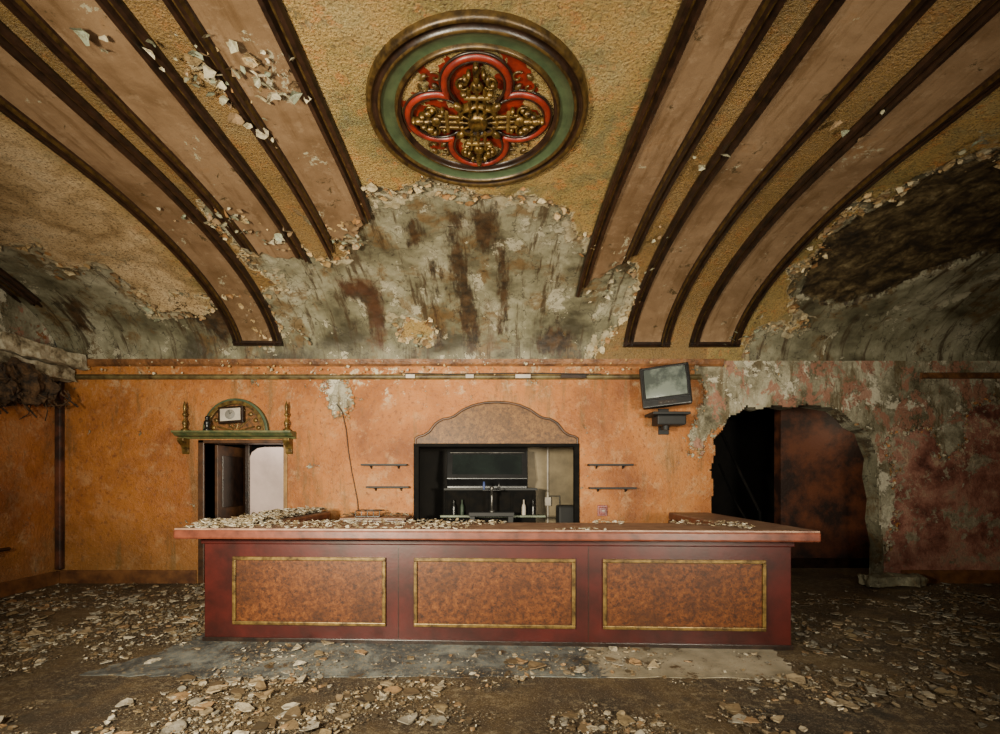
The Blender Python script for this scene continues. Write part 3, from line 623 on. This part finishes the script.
# ---------------------------------------------------------------- flakes
def flakes(name,specs,thick=0.):
    V=[];F=[];Cc=[]
    for (p,nrm,size,col,curl) in specs:
        nrm=Vector(nrm).normalized(); t=nrm.orthogonal().normalized(); t.rotate(Matrix.Rotation(random.uniform(0,6.28),3,nrm)); b=nrm.cross(t)
        kk=random.randint(4,6) if size<.03 else random.randint(5,9); asp=random.uniform(.5,1); k0=len(V); p=Vector(p)
        V.append(p+nrm*curl*size*-.1); Cc.append(col)
        sh=random.uniform(.7,1.15)
        for i in range(kk):
            a=6.283*(i+random.uniform(-.3,.3))/kk; r=size*random.uniform(.55,1.)*.5
            u=math.cos(a)*r; w=math.sin(a)*r*asp
            V.append(p+t*u+b*w+nrm*(curl*(u*u)/(size*.5))); Cc.append(tuple(c*sh for c in col))
        for i in range(kk): F.append((k0,k0+1+i,k0+1+(i+1)%kk))
        if thick and size>.05:
            k1=len(V)
            for i in range(kk): V.append(V[k0+1+i]-nrm*thick*random.uniform(.6,1.4)); Cc.append(tuple(c*.9 for c in col))
            for i in range(kk): F.append((k0+1+i,k1+i,k1+(i+1)%kk,k0+1+(i+1)%kk))
    o=mk(name,V,F,MFL); a=o.data.color_attributes.new('Col','FLOAT_COLOR','POINT')
    a.data.foreach_set('color',np.array([(*c,1) for c in Cc],dtype=np.float32).ravel()); return o
pal=[(.28,.215,.13),(.20,.145,.075),(.37,.31,.215),(.15,.10,.05),(.27,.24,.185),(.09,.06,.03),(.25,.15,.07),(.46,.41,.31),(.05,.035,.018),(.18,.165,.13)]
def rn(t): return (random.gauss(0,t),random.gauss(0,t),1)
sp=[]
N=600000
yy_=2.75+4.63*np.random.default_rng(3).uniform(0,1,N)**.9; xx_=np.random.default_rng(4).uniform(-1.12,1.12,N)*yy_
den=fbm(xx_*1.1,yy_*1.1,77,6)*2.6+fbm(xx_*4,yy_*4,78,3)*1.8+.22
big=fbm(xx_*.9,yy_*.9,88,4)
rr_=np.random.default_rng(5).uniform(0,1,N)*1.5
for x,y,dn,bg,ra in zip(xx_,yy_,den,big,rr_):
    if len(sp)>=80000: break
    if x<XL+.08 or x>XR-.1: continue
    if y<3.85: dn-=.08
    if 3.88<y<4.7 and -3.2<x<2.6: dn=dn*.45-.05
    if 3.7<y<4.4 and abs(x+.2+.25*math.sin(y*3))<.9: dn+=.25
    if y>4.6 and x<-2.9: dn+=.35
    if x>2.9: dn+=.05
    if ra>dn: continue
    ly=y-(4.645-.044*x)
    if -2.95<x<2.98 and -.05<ly<.2: continue
    if (-2.95<x<-2.25 or 2.35<x<3.05) and 0<ly<2.3: continue
    if -2.3<x<2.3 and ly>.3: continue
    if wx(845)<x<wx(912) and y>6.95: continue
    r=random.random(); size=.006+.024*r*r*r
    r2=random.random()
    if r2<.05+.10*max(0,bg): size=random.uniform(.03,.075)
    if r2<.006+.03*max(0,bg): size=random.uniform(.08,.20)
    c=random.choice(pal)
    dk=.6 if x>2.6 else 1  # flakes right of the bar get the floor shadow as darker colour
    sp.append(((x,y,.006+size*.05+random.random()*.010),rn(.22 if size<.08 else .07),size,tuple(q*dk for q in c),random.uniform(-.25,.45)))
flakes('paint_flake_debris',sp,.009)
sp=[]
for i in range(9500):
    r=random.random()
    if r<.42: x,y=random.uniform(-2.94,-2.44),random.uniform(-.1,2.15)
    elif r<.50: x,y=random.uniform(2.44,2.92),random.uniform(-.1,2.15)
    else: x,y=random.uniform(-2.9,2.9),random.uniform(-.26,.46)
    pile=float(vn(np.array(x*2.5),np.array(y*3.),5))
    if pile<.22+.10*(x+2.3) and x>-2.3: continue
    s=.010+.065*random.random()**3.
    if x<-2.4: s*=1.4
    sp.append((b2w(x,y,1.149+s*.10+random.random()*(.075 if x<-2.2 else .04)*pile*(1 if y>-.15 else .3)),rn(.22),s,random.choice(pal[:5]+[pal[7]]),random.uniform(-.1,.3)))
flakes('bar_top_debris',sp,.006)
sp=[]
for i in range(300):
    x,y=random.uniform(-2.13,-1.22),random.uniform(6.87,7.38)
    if -2.02<x<-1.53 and 6.9<y<7.3: continue
    s=.02+.08*random.random()**2; sp.append(((x,y,1.068+s*.12+random.random()*.03),rn(.25),s,random.choice(pal),.2))
flakes('cabinet_top_debris',sp)
sp=[]
idx=np.argwhere((np.abs(peel)<.08)&(S>sY(2.7))&(S<SE-.05))
pick=idx[rng.choice(len(idx),min(len(idx),1300),replace=False)]
for j,i in pick:
    s=S[j,i]; x=X[j,i]; ty_=np.interp(s,PS,TY);tz_=np.interp(s,PS,TZ)
    sz=.02+.15*random.random()**2.6
    n=Vector((random.gauss(0,.25),tz_+random.gauss(0,.25),-ty_))
    y,z=cp(s,.020+sz*.10)
    sp.append(((x+random.uniform(-.02,.02),y,z),n,sz,random.choice([(.36,.25,.12),(.26,.17,.07),(.42,.34,.2),(.24,.12,.04),(.15,.09,.04)]),random.uniform(.1,.7)))
for (px,py,nn) in ((205,62,20),(265,68,22),(600,290,20),(230,215,24),(415,332,10),(985,135,8),(350,235,16),(150,305,16),(300,330,12),(255,120,8),(620,265,12),(745,330,12),(280,235,14),(195,215,8),(660,235,4),(720,150,4),(860,120,4),(120,30,5)):
    cx0,cs0=onceil(px,py)
    for q in range(nn):
        s=cs0+random.gauss(0,.10);x=cx0+random.gauss(0,.13); sz=random.uniform(.03,.14); y,z=cp(s,.055+sz*.2)
        sp.append(((x,y,z),(random.gauss(0,.5),random.gauss(0,.5),-1),sz,random.choice([(.27,.25,.16),(.22,.24,.16),(.38,.33,.22),(.22,.14,.07)]),random.uniform(.2,.8)))
flakes('ceiling_paint_flakes',sp)
sp=[]
kv=np.zeros(GX.shape,bool); kv[:-1,:-1]=keep
idx=np.argwhere((np.abs(wp)<.06)&kv)
pick=idx[rng.choice(len(idx),min(len(idx),600),replace=False)]
for j,i in pick:
    sz=.015+.08*random.random()**2.4
    sp.append(((GX[j,i],WY-.028-sz*.1,GZ[j,i]),(random.gauss(0,.3),-1,random.gauss(0,.3)),sz,random.choice([(.36,.14,.035),(.42,.36,.25),(.30,.18,.08),(.28,.25,.17)]),.3))
for q in range(150):
    sp.append(((random.uniform(XL+.2,4.5),WY-.09,random.uniform(3.22,3.44)),(random.gauss(0,.5),-1,random.gauss(0,.5)),random.uniform(.02,.07),random.choice([(.36,.23,.09),(.42,.35,.24)]),.3))
flakes('wall_paint_flakes',sp)
# ---------------------------------------------------------------- lights
def area(name,loc,tgt,size,e,col,spread=180):
    l=bpy.data.lights.new(name,'AREA'); l.size=size; l.energy=e; l.color=col; l.spread=math.radians(spread); o=bpy.data.objects.new(name,l); bpy.context.collection.objects.link(o)
    o.location=loc; o.rotation_euler=(Vector(tgt)-Vector(loc)).to_track_quat('-Z','Y').to_euler(); return o
area('key_light_left',(-2.4,.2,2.0),(-.7,7.4,2.35),.6,420,(1,.90,.68),108)
area('fill_light_right',(3.0,.1,1.8),(.6,7.2,2.7),.8,150,(1,.90,.70),102)
area('overhead_light',(0,-1.2,2.2),(0,5.5,3.6),1.2,85,(1,.94,.76),100)
def pt(name,loc,e,col,r=.15):
    l=bpy.data.lights.new(name,'POINT'); l.energy=e; l.color=col; l.shadow_soft_size=r; o=bpy.data.objects.new(name,l); bpy.context.collection.objects.link(o); o.location=loc
pt('kitchen_lamp',(1.2,7.95,2.5),4,(1,.9,.7))  # unseen point light, added to brighten the kitchen a little
pt('passage_lamp',(-3.7,7.95,2.5),11,(1,.95,.92))
pt('hall_lamp',(6.6,8.1,2.6),10,(1,.8,.55))
w=bpy.data.worlds.new('World'); bpy.context.scene.world=w; w.use_nodes=True
w.node_tree.nodes['Background'].inputs[0].default_value=(.9,.80,.60,1); w.node_tree.nodes['Background'].inputs[1].default_value=.025
cam=bpy.data.cameras.new('camera'); co_=bpy.data.objects.new('camera',cam); bpy.context.collection.objects.link(co_)
co_.location=(0,0,EYE); co_.rotation_euler=(math.pi/2,0,0); cam.sensor_width=36; cam.lens=480*36/1000; cam.shift_x=.010; cam.shift_y=.113; cam.clip_start=.05
bpy.context.scene.camera=co_
